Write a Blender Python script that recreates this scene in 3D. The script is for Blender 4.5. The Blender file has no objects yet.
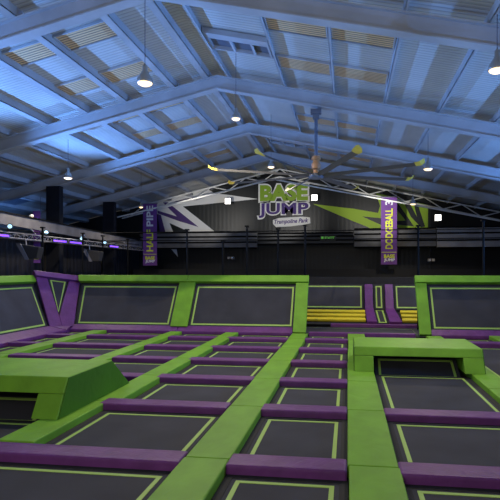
import bpy, bmesh, math, random
from math import sin, cos, pi, radians, atan
from mathutils import Vector, Matrix
random.seed(7)
C = bpy.context.scene.collection

# ------------------------------------------------------------------ materials
def mat(name, col, rough=0.6, metal=0.0, emit=None, es=0.0, bump=0.0, bscale=8.0, vary=0.0, vscale=2.0, spec=0.5, stretch=(1,1,1)):
    m = bpy.data.materials.new(name); m.use_nodes = True
    nt = m.node_tree; N = nt.nodes; L = nt.links
    b = N['Principled BSDF']
    b.inputs['Base Color'].default_value = (*col, 1)
    b.inputs['Roughness'].default_value = rough
    b.inputs['Metallic'].default_value = metal
    b.inputs['Specular IOR Level'].default_value = spec
    if emit:
        b.inputs['Emission Color'].default_value = (*emit, 1)
        b.inputs['Emission Strength'].default_value = es
    if bump or vary:
        tc = N.new('ShaderNodeTexCoord'); mp = N.new('ShaderNodeMapping')
        mp.inputs['Scale'].default_value = stretch
        L.new(tc.outputs['Object'], mp.inputs['Vector'])
    if bump:
        n = N.new('ShaderNodeTexNoise'); n.inputs['Scale'].default_value = bscale
        n.inputs['Detail'].default_value = 3; n.inputs['Distortion'].default_value = 0.6
        L.new(mp.outputs['Vector'], n.inputs['Vector'])
        bp = N.new('ShaderNodeBump'); bp.inputs['Strength'].default_value = bump; bp.inputs['Distance'].default_value = 0.03
        L.new(n.outputs['Fac'], bp.inputs['Height']); L.new(bp.outputs['Normal'], b.inputs['Normal'])
    if vary:
        n2 = N.new('ShaderNodeTexNoise'); n2.inputs['Scale'].default_value = vscale; n2.inputs['Detail'].default_value = 4
        L.new(mp.outputs['Vector'], n2.inputs['Vector'])
        r = N.new('ShaderNodeValToRGB')
        r.color_ramp.elements[0].position = 0.3; r.color_ramp.elements[1].position = 0.7
        r.color_ramp.elements[0].color = (*[c*(1-vary) for c in col], 1)
        r.color_ramp.elements[1].color = (*[min(1, c*(1+vary)) for c in col], 1)
        L.new(n2.outputs['Fac'], r.inputs['Fac']); L.new(r.outputs['Color'], b.inputs['Base Color'])
    return m

def stripes(name, col, dark, axis, scale, rough=0.6, bump=0.4, spec=0.5, sharp=(0.0, 0.25)):
    """ribbed sheet: thin dark lines repeating along one object axis"""
    m = bpy.data.materials.new(name); m.use_nodes = True
    nt = m.node_tree; N = nt.nodes; L = nt.links; b = N['Principled BSDF']
    b.inputs['Roughness'].default_value = rough; b.inputs['Specular IOR Level'].default_value = spec
    tc = N.new('ShaderNodeTexCoord'); w = N.new('ShaderNodeTexWave')
    w.bands_direction = axis; w.inputs['Scale'].default_value = scale; w.inputs['Distortion'].default_value = 0
    L.new(tc.outputs['Object'], w.inputs['Vector'])
    r = N.new('ShaderNodeValToRGB')
    r.color_ramp.elements[0].position = sharp[0]; r.color_ramp.elements[1].position = sharp[1]
    r.color_ramp.elements[0].color = (*dark, 1); r.color_ramp.elements[1].color = (*col, 1)
    L.new(w.outputs['Fac'], r.inputs['Fac'])
    n = N.new('ShaderNodeTexNoise'); n.inputs['Scale'].default_value = 0.8; n.inputs['Detail'].default_value = 4
    L.new(tc.outputs['Object'], n.inputs['Vector'])
    mr = N.new('ShaderNodeMapRange'); mr.inputs['To Min'].default_value = 0.72; mr.inputs['To Max'].default_value = 1.15
    L.new(n.outputs['Fac'], mr.inputs['Value'])
    mx = N.new('ShaderNodeMix'); mx.data_type = 'RGBA'; mx.blend_type = 'MULTIPLY'; mx.inputs[0].default_value = 1
    L.new(r.outputs['Color'], mx.inputs[6]); L.new(mr.outputs['Result'], mx.inputs[7])
    L.new(mx.outputs[2], b.inputs['Base Color'])
    if bump:
        bp = N.new('ShaderNodeBump'); bp.inputs['Strength'].default_value = bump; bp.inputs['Distance'].default_value = 0.03
        L.new(w.outputs['Fac'], bp.inputs['Height']); L.new(bp.outputs['Normal'], b.inputs['Normal'])
    return m

M = dict(
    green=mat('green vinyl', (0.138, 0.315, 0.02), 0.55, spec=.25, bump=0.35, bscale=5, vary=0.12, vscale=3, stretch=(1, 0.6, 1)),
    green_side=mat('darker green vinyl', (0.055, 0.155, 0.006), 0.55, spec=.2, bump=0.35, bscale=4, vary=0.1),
    purple=mat('purple vinyl', (0.112, 0.028, 0.148), 0.5, spec=.3, bump=0.4, bscale=7, vary=0.15, vscale=4),
    yellow=mat('yellow vinyl', (0.62, 0.5, 0.02), 0.5, bump=0.2),
    bed=mat('dark woven mat', (0.036, 0.037, 0.047), 0.8, spec=.2, vary=0.16, vscale=1.6, bump=0.05, bscale=160),
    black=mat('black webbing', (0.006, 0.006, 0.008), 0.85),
    line=mat('lime line', (0.29, 0.46, 0.085), 0.6),
    parapet=mat('dark parapet', (0.012, 0.011, 0.01), 0.9, vary=0.4, vscale=6),
    floor=mat('black underfloor', (0.01, 0.01, 0.013), 0.9, vary=0.2),
    concrete=mat('dark concrete', (0.03, 0.03, 0.034), 0.9, vary=0.3),
    steel=mat('painted steel', (0.37, 0.38, 0.39), 0.55, vary=0.14, vscale=1.2),
    white_steel=mat('white painted steel', (0.75, 0.75, 0.7), 0.5, vary=0.15),
    roof=stripes('ribbed roof sheet', (0.5, 0.5, 0.47), (0.33, 0.33, 0.31), 'Y', 2.4, rough=0.6, bump=0.3),
    tan=stripes('yellowed ribbed skylight', (0.75, 0.5, 0.26), (0.2, 0.14, 0.08), 'Y', 3.2, rough=0.5, bump=0.5, sharp=(0.05, 0.5)),
    wall=stripes('charcoal cladding', (0.008, 0.011, 0.012), (0.0065, 0.009, 0.01), 'X', 1.2, rough=0.45, bump=0.1),
    blackwall=mat('black painted wall', (0.006, 0.006, 0.007), 0.6),
    sidewall=stripes('black side cladding', (0.012, 0.012, 0.016), (0.004, 0.004, 0.005), 'Y', 1.0, rough=0.5),
    column=mat('black column paint', (0.008, 0.009, 0.013), 0.6, vary=0.2, spec=.2),
    white_paint=mat('white mural paint', (0.75, 0.75, 0.72), 0.6),
    purple_paint=mat('purple mural paint', (0.065, 0.03, 0.16), 0.6),
    dark_paint=mat('charcoal mural paint', (0.02, 0.024, 0.028), 0.5),
    lime_paint=mat('lime mural paint', (0.4, 0.62, 0.04), 0.6),
    lime_bright=mat('lime logo paint', (0.25, 0.42, 0.02), 0.6),
    white_logo=mat('white logo paint', (0.85, 0.85, 0.82), 0.6),
    purple_logo=mat('purple logo paint', (0.06, 0.022, 0.2), 0.6),
    banner=mat('purple banner cloth', (0.17, 0.055, 0.3), 0.7, vary=0.15),
    banner_yellow=mat('yellow green print', (0.8, 0.85, 0.06), 0.7),
    banner_white=mat('white print', (0.9, 0.9, 0.95), 0.7),
    gantry=mat('grey gantry panel', (0.13, 0.13, 0.13), 0.6, vary=0.3, vscale=1.5),
    gantry_light=mat('pale gantry panel', (0.36, 0.35, 0.34), 0.6, vary=0.2, vscale=1.5),
    gantry_side=mat('side gantry steel', (0.13, 0.125, 0.13), 0.5, vary=0.3),
    post=mat('black post paint', (0.004, 0.004, 0.004), 0.7, spec=.1),
    alu=mat('aluminium truss', (0.35, 0.35, 0.38), 0.35, metal=0.7),
    fan_blade=mat('fan blade metal', (0.06, 0.06, 0.06), 0.4, metal=0.3),
    fan_tip=mat('yellow fan tip', (0.62, 0.45, 0.05), 0.5),
    fan_body=mat('grey fan motor', (0.12, 0.14, 0.18), 0.4, metal=0.4),
    rust=mat('orange brown gearbox', (0.35, 0.17, 0.06), 0.5),
    shade=mat('spun metal lamp housing', (0.4, 0.38, 0.34), 0.35, metal=0.6),
    lens=mat('warm lamp lens', (1, 0.9, 0.7), 0.4, emit=(1.0, 0.7, 0.34), es=2.0),
    flood=mat('white flood lens', (1, 1, 1), 0.4, emit=(1.0, 0.95, 0.88), es=4.0),
    spot_lens=mat('cool spot lens', (0.8, 1, 1), 0.4, emit=(0.45, 0.8, 1.0), es=1.3),
    led=mat('violet led strip', (0.4, 0.15, 1), 0.4, emit=(0.13, 0.035, 1.0), es=1.5),
    exit_bg=mat('dark sign face', (0.01, 0.02, 0.01), 0.4),
    exit_glow=mat('green sign glow', (0.1, 0.5, 0.05), 0.4, emit=(0.12, 0.5, 0.05), es=0.35),
    cable=mat('grey cable', (0.1, 0.1, 0.12), 0.6),
    vent_dark=mat('vent glass', (0.1, 0.12, 0.16), 0.3),
    grille=mat('speaker grille', (0.02, 0.02, 0.022), 0.6),
    speaker_side=mat('speaker face', (0.13, 0.13, 0.15), 0.5),
)

# ------------------------------------------------------------------ helpers
def link(name, me, m, parent=None):
    o = bpy.data.objects.new(name, me); C.objects.link(o)
    if m is not None: me.materials.append(M[m] if isinstance(m, str) else m)
    if parent is not None: o.parent = parent
    return o
def bm_obj(name, bm, m, parent=None, smooth=False, bevel=0.0, seg=2):
    bmesh.ops.remove_doubles(bm, verts=bm.verts, dist=1e-6)
    if bevel > 0:
        bmesh.ops.bevel(bm, geom=list(bm.edges), offset=bevel, segments=seg, affect='EDGES', profile=0.6, clamp_overlap=True)
    bmesh.ops.recalc_face_normals(bm, faces=bm.faces)
    me = bpy.data.meshes.new(name); bm.to_mesh(me); bm.free()
    if smooth:
        for p in me.polygons: p.use_smooth = True
    return link(name, me, m, parent)
def tag(o, label, cat, group=None):
    o['label'] = label; o['category'] = cat
    if group: o['group'] = group
    return o
def struct(o):
    o['kind'] = 'structure'; return o
def empty(name, loc, label=None, cat=None, group=None):
    o = bpy.data.objects.new(name, None); C.objects.link(o); o.location = loc
    o.empty_display_size = 0.1
    if label: tag(o, label, cat, group)
    return o
def hexa(bm, p):
    """p: 8 points, bottom 4 then top 4"""
    v = [bm.verts.new(q) for q in p]
    for f in ((0,3,2,1),(4,5,6,7),(0,1,5,4),(1,2,6,5),(2,3,7,6),(3,0,4,7)):
        bm.faces.new([v[i] for i in f])
def box(bm, x0, x1, y0, y1, z0, z1):
    hexa(bm, [(x0,y0,z0),(x1,y0,z0),(x1,y1,z0),(x0,y1,z0),(x0,y0,z1),(x1,y0,z1),(x1,y1,z1),(x0,y1,z1)])
def prism(bm, poly, origin, ux, uy, off, th):
    ux = Vector(ux); uy = Vector(uy); n = ux.cross(uy).normalized(); o = Vector(origin)
    a = [bm.verts.new(o+ux*s+uy*t+n*off) for s, t in poly]
    b = [bm.verts.new(o+ux*s+uy*t+n*(off+th)) for s, t in poly]
    k = len(poly)
    bm.faces.new(a[::-1]); bm.faces.new(b)
    for i in range(k): bm.faces.new([a[i], a[(i+1)%k], b[(i+1)%k], b[i]])
def slab(name, pl, poly, off, th, m, parent=None, bevel=0.0):
    bm = bmesh.new(); prism(bm, poly, pl[0], pl[1], pl[2], off, th)
    return bm_obj(name, bm, m, parent, bevel=bevel)
def tube(bm, p, q, r, n=10, r2=None):
    p = Vector(p); q = Vector(q); d = (q-p).normalized(); r2 = r if r2 is None else r2
    u = d.orthogonal().normalized(); w = d.cross(u)
    A = [bm.verts.new(p+u*r*cos(2*pi*i/n)+w*r*sin(2*pi*i/n)) for i in range(n)]
    B = [bm.verts.new(q+u*r2*cos(2*pi*i/n)+w*r2*sin(2*pi*i/n)) for i in range(n)]
    for i in range(n): bm.faces.new([A[i], A[(i+1)%n], B[(i+1)%n], B[i]])
    bm.faces.new(A[::-1]); bm.faces.new(B)
def lathe(bm, prof, n=20, c=(0,0,0)):
    rings = []
    for r, z in prof:
        rings.append([bm.verts.new((c[0]+max(r,1e-4)*cos(2*pi*i/n), c[1]+max(r,1e-4)*sin(2*pi*i/n), c[2]+z)) for i in range(n)])
    for a, b in zip(rings, rings[1:]):
        for i in range(n): bm.faces.new([a[i], a[(i+1)%n], b[(i+1)%n], b[i]])
    bm.faces.new(rings[0][::-1]); bm.faces.new(rings[-1])
def ring_poly(bm, pl, poly, width, off, th):
    """closed outline band of given width inside a convex polygon"""
    k = len(poly); P = [Vector(p) for p in poly]; cen = sum(P, Vector((0,0)))/k
    inner = []
    for i in range(k):
        a, b, c = P[i-1], P[i], P[(i+1)%k]
        e1 = (b-a).normalized(); e2 = (c-b).normalized()
        n1 = Vector((-e1.y, e1.x)); n2 = Vector((-e2.y, e2.x))
        if n1.dot(cen-b) < 0: n1 = -n1
        if n2.dot(cen-b) < 0: n2 = -n2
        mdir = (n1+n2); mdir = mdir/ max(0.3, mdir.dot(n1))
        inner.append(b+mdir*width)
    for i in range(k):
        j = (i+1)%k
        prism(bm, [P[i], P[j], inner[j], inner[i]], pl[0], pl[1], pl[2], off, th)
def inset(poly, w):
    k = len(poly); P = [Vector(p) for p in poly]; cen = sum(P, Vector((0,0)))/k; out = []
    for i in range(k):
        a, b, c = P[i-1], P[i], P[(i+1)%k]
        e1 = (b-a).normalized(); e2 = (c-b).normalized()
        n1 = Vector((-e1.y, e1.x)); n2 = Vector((-e2.y, e2.x))
        if n1.dot(cen-b) < 0: n1 = -n1
        if n2.dot(cen-b) < 0: n2 = -n2
        md = (n1+n2); md = md/max(0.3, md.dot(n1)); out.append(tuple(b+md*w))
    return out
def text_mesh(name, body, size, pl, s, t, off, m, parent, bold=0.0, ext=0.004, width=None, height=None, rot=0.0, shear=0.0):
    """flat lettering laid on plane pl, lower-left corner at (s, t)"""
    cu = bpy.data.curves.new('lettering', 'FONT'); cu.body = body; cu.size = size; cu.offset = bold; cu.extrude = 0.0; cu.shear = shear
    cu.resolution_u = 4
    tmp = bpy.data.objects.new('lettering', cu); C.objects.link(tmp)
    dg = bpy.context.evaluated_depsgraph_get(); dg.update()
    me = bpy.data.meshes.new_from_object(tmp.evaluated_get(dg))
    bpy.data.objects.remove(tmp)
    xs = [v.co.x for v in me.vertices]; ys = [v.co.y for v in me.vertices]
    x0, x1, y0, y1 = min(xs), max(xs), min(ys), max(ys)
    kx = (width/(x1-x0)) if width else 1; ky = (height/(y1-y0)) if height else 1
    o = Vector(pl[0]); ux = Vector(pl[1]); uy = Vector(pl[2]); n = ux.cross(uy).normalized()
    for v in me.vertices:
        a = (v.co.x-x0)*kx; b = (v.co.y-y0)*ky
        a, b = a*cos(rot)-b*sin(rot), a*sin(rot)+b*cos(rot)
        v.co = o+ux*(s+a)+uy*(t+b)+n*(off+v.co.z)
    me.materials.clear()
    return link(name, me, m, parent)

# ------------------------------------------------------------------ camera
F, PX, HV = 510.0, 278.0, 270.0
TH = atan(70/510)
cam = bpy.data.cameras.new('camera'); co = bpy.data.objects.new('camera', cam); C.objects.link(co)
cam.sensor_width = 36; cam.lens = F/500*36; cam.clip_end = 200
cam.shift_x = -(PX-250)/500; cam.shift_y = (HV-250)/500
co.location = (0, 0, 1.9); co.rotation_euler = (pi/2, 0, TH)
bpy.context.scene.camera = co

# ------------------------------------------------------------------ room shell
ZR, XR, SL, SR = 8.2, -4.05, 0.235, 0.22
def roof_z(x): return ZR + SL*(x-XR) if x < XR else ZR - SR*(x-XR)
XL, XRT, YB, YF = -22.0, 14.0, 31.2, -4.0
bm = bmesh.new(); box(bm, XL, XRT, YF, YB+.2, -1.2, -1.0); struct(bm_obj('floor', bm, 'concrete'))
bm = bmesh.new(); box(bm, -9.3, 6.6, 2.0, 18.1, -0.22, -0.13); struct(bm_obj('floor_platform', bm, 'floor'))
bm = bmesh.new()
for a, b in ((XL, XR), (XR, XRT)):
    hexa(bm, [(a,YF,roof_z(a)),(b,YF,roof_z(b)),(b,YB,roof_z(b)),(a,YB,roof_z(a)),
              (a,YF,roof_z(a)+.1),(b,YF,roof_z(b)+.1),(b,YB,roof_z(b)+.1),(a,YB,roof_z(a)+.1)])
struct(bm_obj('ceiling', bm, 'roof'))
def gable(x0, x1, y0, y1, m, name):
    xs = [x0] + ([XR] if x0 < XR < x1 else []) + [x1]
    poly = [(x0,-1.0),(x1,-1.0)] + [(x, roof_z(x)-.01) for x in xs[::-1]]
    bm = bmesh.new(); prism(bm, poly, (0,y1,0), (1,0,0), (0,0,1), 0, y1-y0)
    return struct(bm_obj(name, bm, m))
gable(XL, 4.85, YB, YB+.2, 'wall', 'wall_back')
gable(4.85, XRT, YB-.1, YB+.2, 'blackwall', 'wall_back_right')
bm = bmesh.new(); box(bm, XL-.2, XL, YF, YB, -1.0, roof_z(XL)); struct(bm_obj('wall_left', bm, 'sidewall'))
bm = bmesh.new(); box(bm, XRT, XRT+.2, YF, YB, -1.0, roof_z(XRT)); struct(bm_obj('wall_right', bm, 'sidewall'))
bm = bmesh.new(); box(bm, -13.4, -13.2, 2, YB-.2, -1.0, 3.3); struct(bm_obj('wall_left_partition', bm, 'sidewall'))
# black drape wall below the rear gantry
bm = bmesh.new(); box(bm, -12.9, 13, 29.4, 29.6, -1.0, 1.95); struct(bm_obj('wall_rear_low', bm, 'blackwall'))

# ------------------------------------------------------------------ roof steel
BY = [0.0, 5.2, 10.1, 15.6, 20.8, 26.0]
D_P = 0.22     # purlin depth
ordn = ['first', 'second', 'third', 'fourth', 'fifth', 'sixth', 'seventh', 'eighth', 'ninth', 'tenth', 'eleventh', 'twelfth', 'thirteenth']
def beam_seg(bm, xa, xb, y, w, top, bot):
    za, zb = roof_z(xa), roof_z(xb)
    hexa(bm, [(xa,y-w,za-bot),(xb,y-w,zb-bot),(xb,y+w,zb-bot),(xa,y+w,za-bot),
              (xa,y-w,za-top),(xb,y-w,zb-top),(xb,y+w,zb-top),(xa,y+w,za-top)])
for i, y in enumerate(BY):
    if i == 0: continue
    t = empty('roof_rafter', (XR, y, roof_z(XR)-.5), 'pale steel roof rafter, %s from the back wall, spanning both roof slopes' % ordn[5-i], 'roof beam')
    W = bmesh.new(); Fl = bmesh.new(); T = bmesh.new()
    for xa, xb in ((XL, XR), (XR, XRT)):
        beam_seg(W, xa, xb, y, .04, D_P+.03, .62)
        beam_seg(Fl, xa, xb, y, .14, .61, .64)
        beam_seg(T, xa, xb, y, .13, D_P, D_P+.03)
    for nm, b_ in (('web', W), ('bottom_flange', Fl), ('top_flange', T)):
        o = bm_obj(nm, b_, 'steel', t); o.matrix_parent_inverse = Matrix.Translation(-Vector(t.location))
PUR = [(x,'L') for x in (-19.5,-18.1,-16.7,-15.3,-13.9,-12.5,-11.1,-9.7,-8.32,-7.0,-5.4,-4.32)]+[(x,'R') for x in (-3.72,-1.95,-.44,1.08,2.63,4.2,5.75,7.3,8.8)]
lefts = [p for p in PUR if p[1] == 'L'][::-1]; rights = [p for p in PUR if p[1] == 'R']
for side, lst in (('left', lefts), ('right', rights)):
    for i, (x, _) in enumerate(lst):
        bm = bmesh.new(); z = roof_z(x)
        w = .05 if side == 'left' else .03
        sl = SL if side == 'left' else -SR
        def seg(xa, xb, ta, tb):
            hexa(bm, [(xa,YF,roof_z(xa)-tb),(xb,YF,roof_z(xb)-tb),(xb,YB-.02,roof_z(xb)-tb),(xa,YB-.02,roof_z(xa)-tb),
                      (xa,YF,roof_z(xa)-ta),(xb,YF,roof_z(xb)-ta),(xb,YB-.02,roof_z(xb)-ta),(xa,YB-.02,roof_z(xa)-ta)])
        seg(x-.012, x+.012, .0, D_P); 
        if side == 'left': seg(x-.17, x+.012, D_P-.02, D_P)
        else: seg(x-.012, x+.05, D_P-.02, D_P)
        tag(bm_obj('roof_purlin', bm, 'steel'), 'long steel roof purlin, %s down the %s roof slope from the ridge' % (ordn[i], side), 'roof beam')
# skylights in the bays
nbay = {10.4:'front', 15.6:'second', 20.8:'third'}
cells = [(-8.46,-7.03,''),(-6.98,-5.43,''),(-1.92,-.47,''),(-.41,1.05,'')]
cn = ['outer left', 'inner left', 'inner right', 'outer right']
for by in (10.4, 15.6, 20.8):
    for (xa, xb, _), c in zip(cells, cn):
        for k, (d0, d1) in enumerate(((.95, 1.68), (3.2, 3.98))):
            label = 'yellowed ribbed skylight strip, %s column, %s of its pair, %s visible bay' % (c, ('near one','far one')[k], nbay[by])
            t = empty('skylight_panel', ((xa+xb)/2, by+d0, roof_z((xa+xb)/2)), label, 'skylight', 'skylight strips in the roof')
            b1 = bmesh.new(); b2 = bmesh.new()
            def q(b, x0, x1, y0, y1, ta, tb):
                hexa(b, [(x0,y0,roof_z(x0)-tb),(x1,y0,roof_z(x1)-tb),(x1,y1,roof_z(x1)-tb),(x0,y1,roof_z(x0)-tb),
                         (x0,y0,roof_z(x0)-ta),(x1,y0,roof_z(x1)-ta),(x1,y1,roof_z(x1)-ta),(x0,y1,roof_z(x0)-ta)])
            q(b1, xa, xb, by+d0, by+d1, .01, .04)
            for (a0,a1,c0,c1) in ((xa,xb,by+d0-.03,by+d0),(xa,xb,by+d1,by+d1+.03),(xa,xa+.03,by+d0,by+d1),(xb-.03,xb,by+d0,by+d1)):
                q(b2, a0, a1, c0, c1, .005, .07)
            inv = Matrix.Translation(-Vector(t.location))
            o = bm_obj('translucent_sheet', b1, 'tan', t); o.matrix_parent_inverse = inv
            o = bm_obj('frame', b2, 'steel', t); o.matrix_parent_inverse = inv
# louvred ridge vents right of the ridge
for by, w in ((10.4, 'front'), (20.8, 'rear')):
    t = empty('roof_vent', (-2.7, by+2.0, roof_z(-2.7)), 'long framed roof vent with three dark panes beside the ridge, %s one' % w, 'roof vent')
    inv = Matrix.Translation(-Vector(t.location)); y0, y1 = by+2.2, by+3.2
    def q(b, x0, x1, y0, y1, ta, tb):
        hexa(b, [(x0,y0,roof_z(x0)-tb),(x1,y0,roof_z(x1)-tb),(x1,y1,roof_z(x1)-tb),(x0,y1,roof_z(x0)-tb),
                 (x0,y0,roof_z(x0)-ta),(x1,y0,roof_z(x1)-ta),(x1,y1,roof_z(x1)-ta),(x0,y1,roof_z(x0)-ta)])
    b = bmesh.new(); q(b, -3.68, -2.0, y0, y0+.3, .02, .16); q(b, -3.68, -2.0, y1-.06, y1, .02, .16)
    for x in (-3.68, -3.06, -2.5, -2.06): q(b, x, x+.06, y0+.3, y1-.06, .02, .16)
    o = bm_obj('frame', b, 'steel', t); o.matrix_parent_inverse = inv
    for x0, x1 in ((-3.62,-3.06),(-3.0,-2.5),(-2.44,-2.06)):
        b = bmesh.new(); q(b, x0, x1, y0+.3, y1-.06, .02, .06)
        o = bm_obj('pane', b, 'vent_dark', t); o.matrix_parent_inverse = inv
# far-left darker roof panels seen past the columns
for i, (xa, xb, y0, y1) in enumerate(((-16.9,-15.8,22.6,23.8),(-15.5,-14.6,24.2,24.8))):
    b = bmesh.new()
    hexa(b, [(xa,y0,roof_z(xa)-.05),(xb,y0,roof_z(xb)-.05),(xb,y1,roof_z(xb)-.05),(xa,y1,roof_z(xa)-.05),
             (xa,y0,roof_z(xa)-.01),(xb,y0,roof_z(xb)-.01),(xb,y1,roof_z(xb)-.01),(xa,y1,roof_z(xa)-.01)])
    tag(bm_obj('skylight_panel', b, 'vent_dark'), ('long dark skylight in the low roof left of the columns', 'short dark skylight in the low roof beside the near column')[i], 'skylight')

# gable lattice truss in front of the back wall
t = empty('lattice_truss', (XR, 30.3, roof_z(XR)-1), 'pale lattice roof truss running just before the back wall mural', 'truss')
inv = Matrix.Translation(-Vector(t.location))
def tz(x, d): return roof_z(x)-d
b = bmesh.new()
for xa, xb in ((-14, XR), (XR, 13)): tube(b, (xa,30.3,tz(xa,.25)), (xb,30.3,tz(xb,.25)), .045, 6)
o = bm_obj('top_chord', b, 'white_steel', t); o.matrix_parent_inverse = inv
b = bmesh.new()
for xa, xb in ((-14, XR), (XR, 13)): tube(b, (xa,30.3,tz(xa,.72)), (xb,30.3,tz(xb,.72)), .05, 6)
o = bm_obj('bottom_chord', b, 'white_steel', t); o.matrix_parent_inverse = inv
k = 0; x = -13.5
while x < 12.5:
    b = bmesh.new(); tube(b, (x,30.3,tz(x,.25 if k%2 else .72)), (x+1.05,30.3,tz(x+1.05,.72 if k%2 else .25)), .03, 6)
    o = bm_obj('brace', b, 'white_steel', t); o.matrix_parent_inverse = inv
    x += 1.05; k += 1
# long brace rods under the rear bay
for i, (p, q_) in enumerate((((-13, 27.5, 4.9), (XR, 27.5, 6.85)), ((XR+.1, 27.5, 6.83), (12, 27.5, 3.55)))):
    b = bmesh.new(); tube(b, p, q_, .04, 6)
    tag(bm_obj('tie_rod', b, 'white_steel'), 'pale thin steel tie rod under the %s rear roof slope' % ('left','right')[i], 'rod')

# columns
for i, y in enumerate((20.8, 26.0)):
    t = empty('steel_column', (-12.5, y, -1), 'dark painted steel column left of the banner, %s one' % ('nearer and larger','farther and smaller')[i], 'column')
    b = bmesh.new(); z1 = roof_z(-12.5)-.66
    box(b, -13.0, -12.46, y-.02, y+.02, -1, z1); box(b, -13.04, -13.0, y-.15, y+.15, -1, z1); box(b, -12.46, -12.42, y-.15, y+.15, -1, z1)
    box(b, -12.999, -12.461, y-.15, y-.12, -1, z1)
    o = bm_obj('shaft', b, 'column', t); o.matrix_parent_inverse = Matrix.Translation(-Vector(t.location))
    b = bmesh.new(); box(b, -13.1, -12.3, y-.3, y+.3, -1, -.96)
    o = bm_obj('base_plate', b, 'column', t); o.matrix_parent_inverse = Matrix.Translation(-Vector(t.location))

# ------------------------------------------------------------------ trampolines and pads
PADT, BEDZ, BASE = 0.0, -0.08, -0.13
RC = [4.99, 6.97, 8.78, 10.58, 12.33, 14.02, 15.4, 3.15]   # bar pad centres
rows = sorted(RC)
HB = .16
strips = {'S0':(-5.42,-5.05),'S1':(-3.68,-3.28),'S2':(-1.64,-1.17),'S3':(0.0,0.49),'S4':(2.22,2.64),'S5':(4.02,4.42),'Sm':(-7.95,-7.5)}
strip_txt = {'Sm':'leftmost long green strip','S0':'second long green strip from left','S1':'third green strip from left','S2':'green strip left of yellow-steps lane',
             'S3':'green strip right of yellow-steps lane','S4':'green strip right of the vault box','S5':'right edge green strip'}
def pad(name, x0, x1, y0, y1, m, label, cat, z1=PADT, z0=BASE, bev=.022, group=None):
    bm = bmesh.new()
    nx = max(2, int((x1-x0)/.25)); ny = max(2, int((y1-y0)/.25))
    box(bm, x0, x1, y0, y1, z0, z1)
    return tag(bm_obj(name, bm, m, bevel=bev, seg=3, smooth=False), label, cat, group)
def pads_strip(key, edges):
    x0, x1 = strips[key]
    n = len(edges)
    for i, (a, b_) in enumerate(edges):
        j = .012*random.uniform(-1, 1)
        xa, xb = x0, x1
        if key == 'S1' and b_ < 7.2: xa, xb = -3.87, -3.43
        k = n-1-i
        if n == 1: lab = 'short vinyl pad ending the %s' % strip_txt[key]
        else:
            where = 'farthest' if k == 0 else '%s from the back' % ordn[k]
            lab = 'green vinyl pad, %s in the %s' % (where, strip_txt[key])
        pad('green_pad', xa+j, xb+j, a+.004, b_-.004, 'green', lab, 'pad', z1=.012, group='green pads between the trampoline lanes')
def seg_edges(y0, y1):
    cuts = [y0] + [r for r in rows if y0+.3 < r < y1-.3] + [y1]
    return list(zip(cuts, cuts[1:]))
pads_strip('Sm', seg_edges(8.5, 15.15)); pads_strip('S0', seg_edges(8.0, 15.15))
pads_strip('S1', seg_edges(5.19, 15.15)); pads_strip('S2', seg_edges(3.2, 15.15)); pads_strip('S3', seg_edges(3.2, 15.3))
pads_strip('S4', [(6.74, 8.51), (8.51, 11.5), (11.5, 13.3), (13.3, 15.1)]); pads_strip('S5', [(11.8, 13.4), (13.4, 15.4)])

def trampoline(x0, x1, y0, y1, label, name='trampoline_bed', pl=None, line_in=.125, lw=.045, z=BEDZ, bord=.08, poly=None, group=None, cat='trampoline', linedrop=()):
    """flat bed on plane pl, rectangle in plane coords"""
    pl = pl or ((0,0,z-.04), (1,0,0), (0,1,0)); poly = poly or [(x0,y0),(x1,y0),(x1,y1),(x0,y1)]
    cx = sum(p[0] for p in poly)/len(poly); cy = sum(p[1] for p in poly)/len(poly)
    c0 = Vector(pl[0])+Vector(pl[1])*cx+Vector(pl[2])*cy
    t = empty(name, c0, label, cat, group); inv = Matrix.Translation(-c0)
    b = bmesh.new(); prism(b, inset(poly, bord), *pl, 0, .035)
    o = bm_obj('jump_mat', b, 'bed', t); o.matrix_parent_inverse = inv
    b = bmesh.new(); ring_poly(b, pl, poly, bord, 0, .04)
    o = bm_obj('spring_border', b, 'black', t); o.matrix_parent_inverse = inv
    b = bmesh.new(); ring_poly(b, pl, inset(poly, line_in), lw, .034, .006)
    o = bm_obj('painted_outline', b, 'line', t); o.matrix_parent_inverse = inv; o['label'] = 'lime green outline'
    return t

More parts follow.
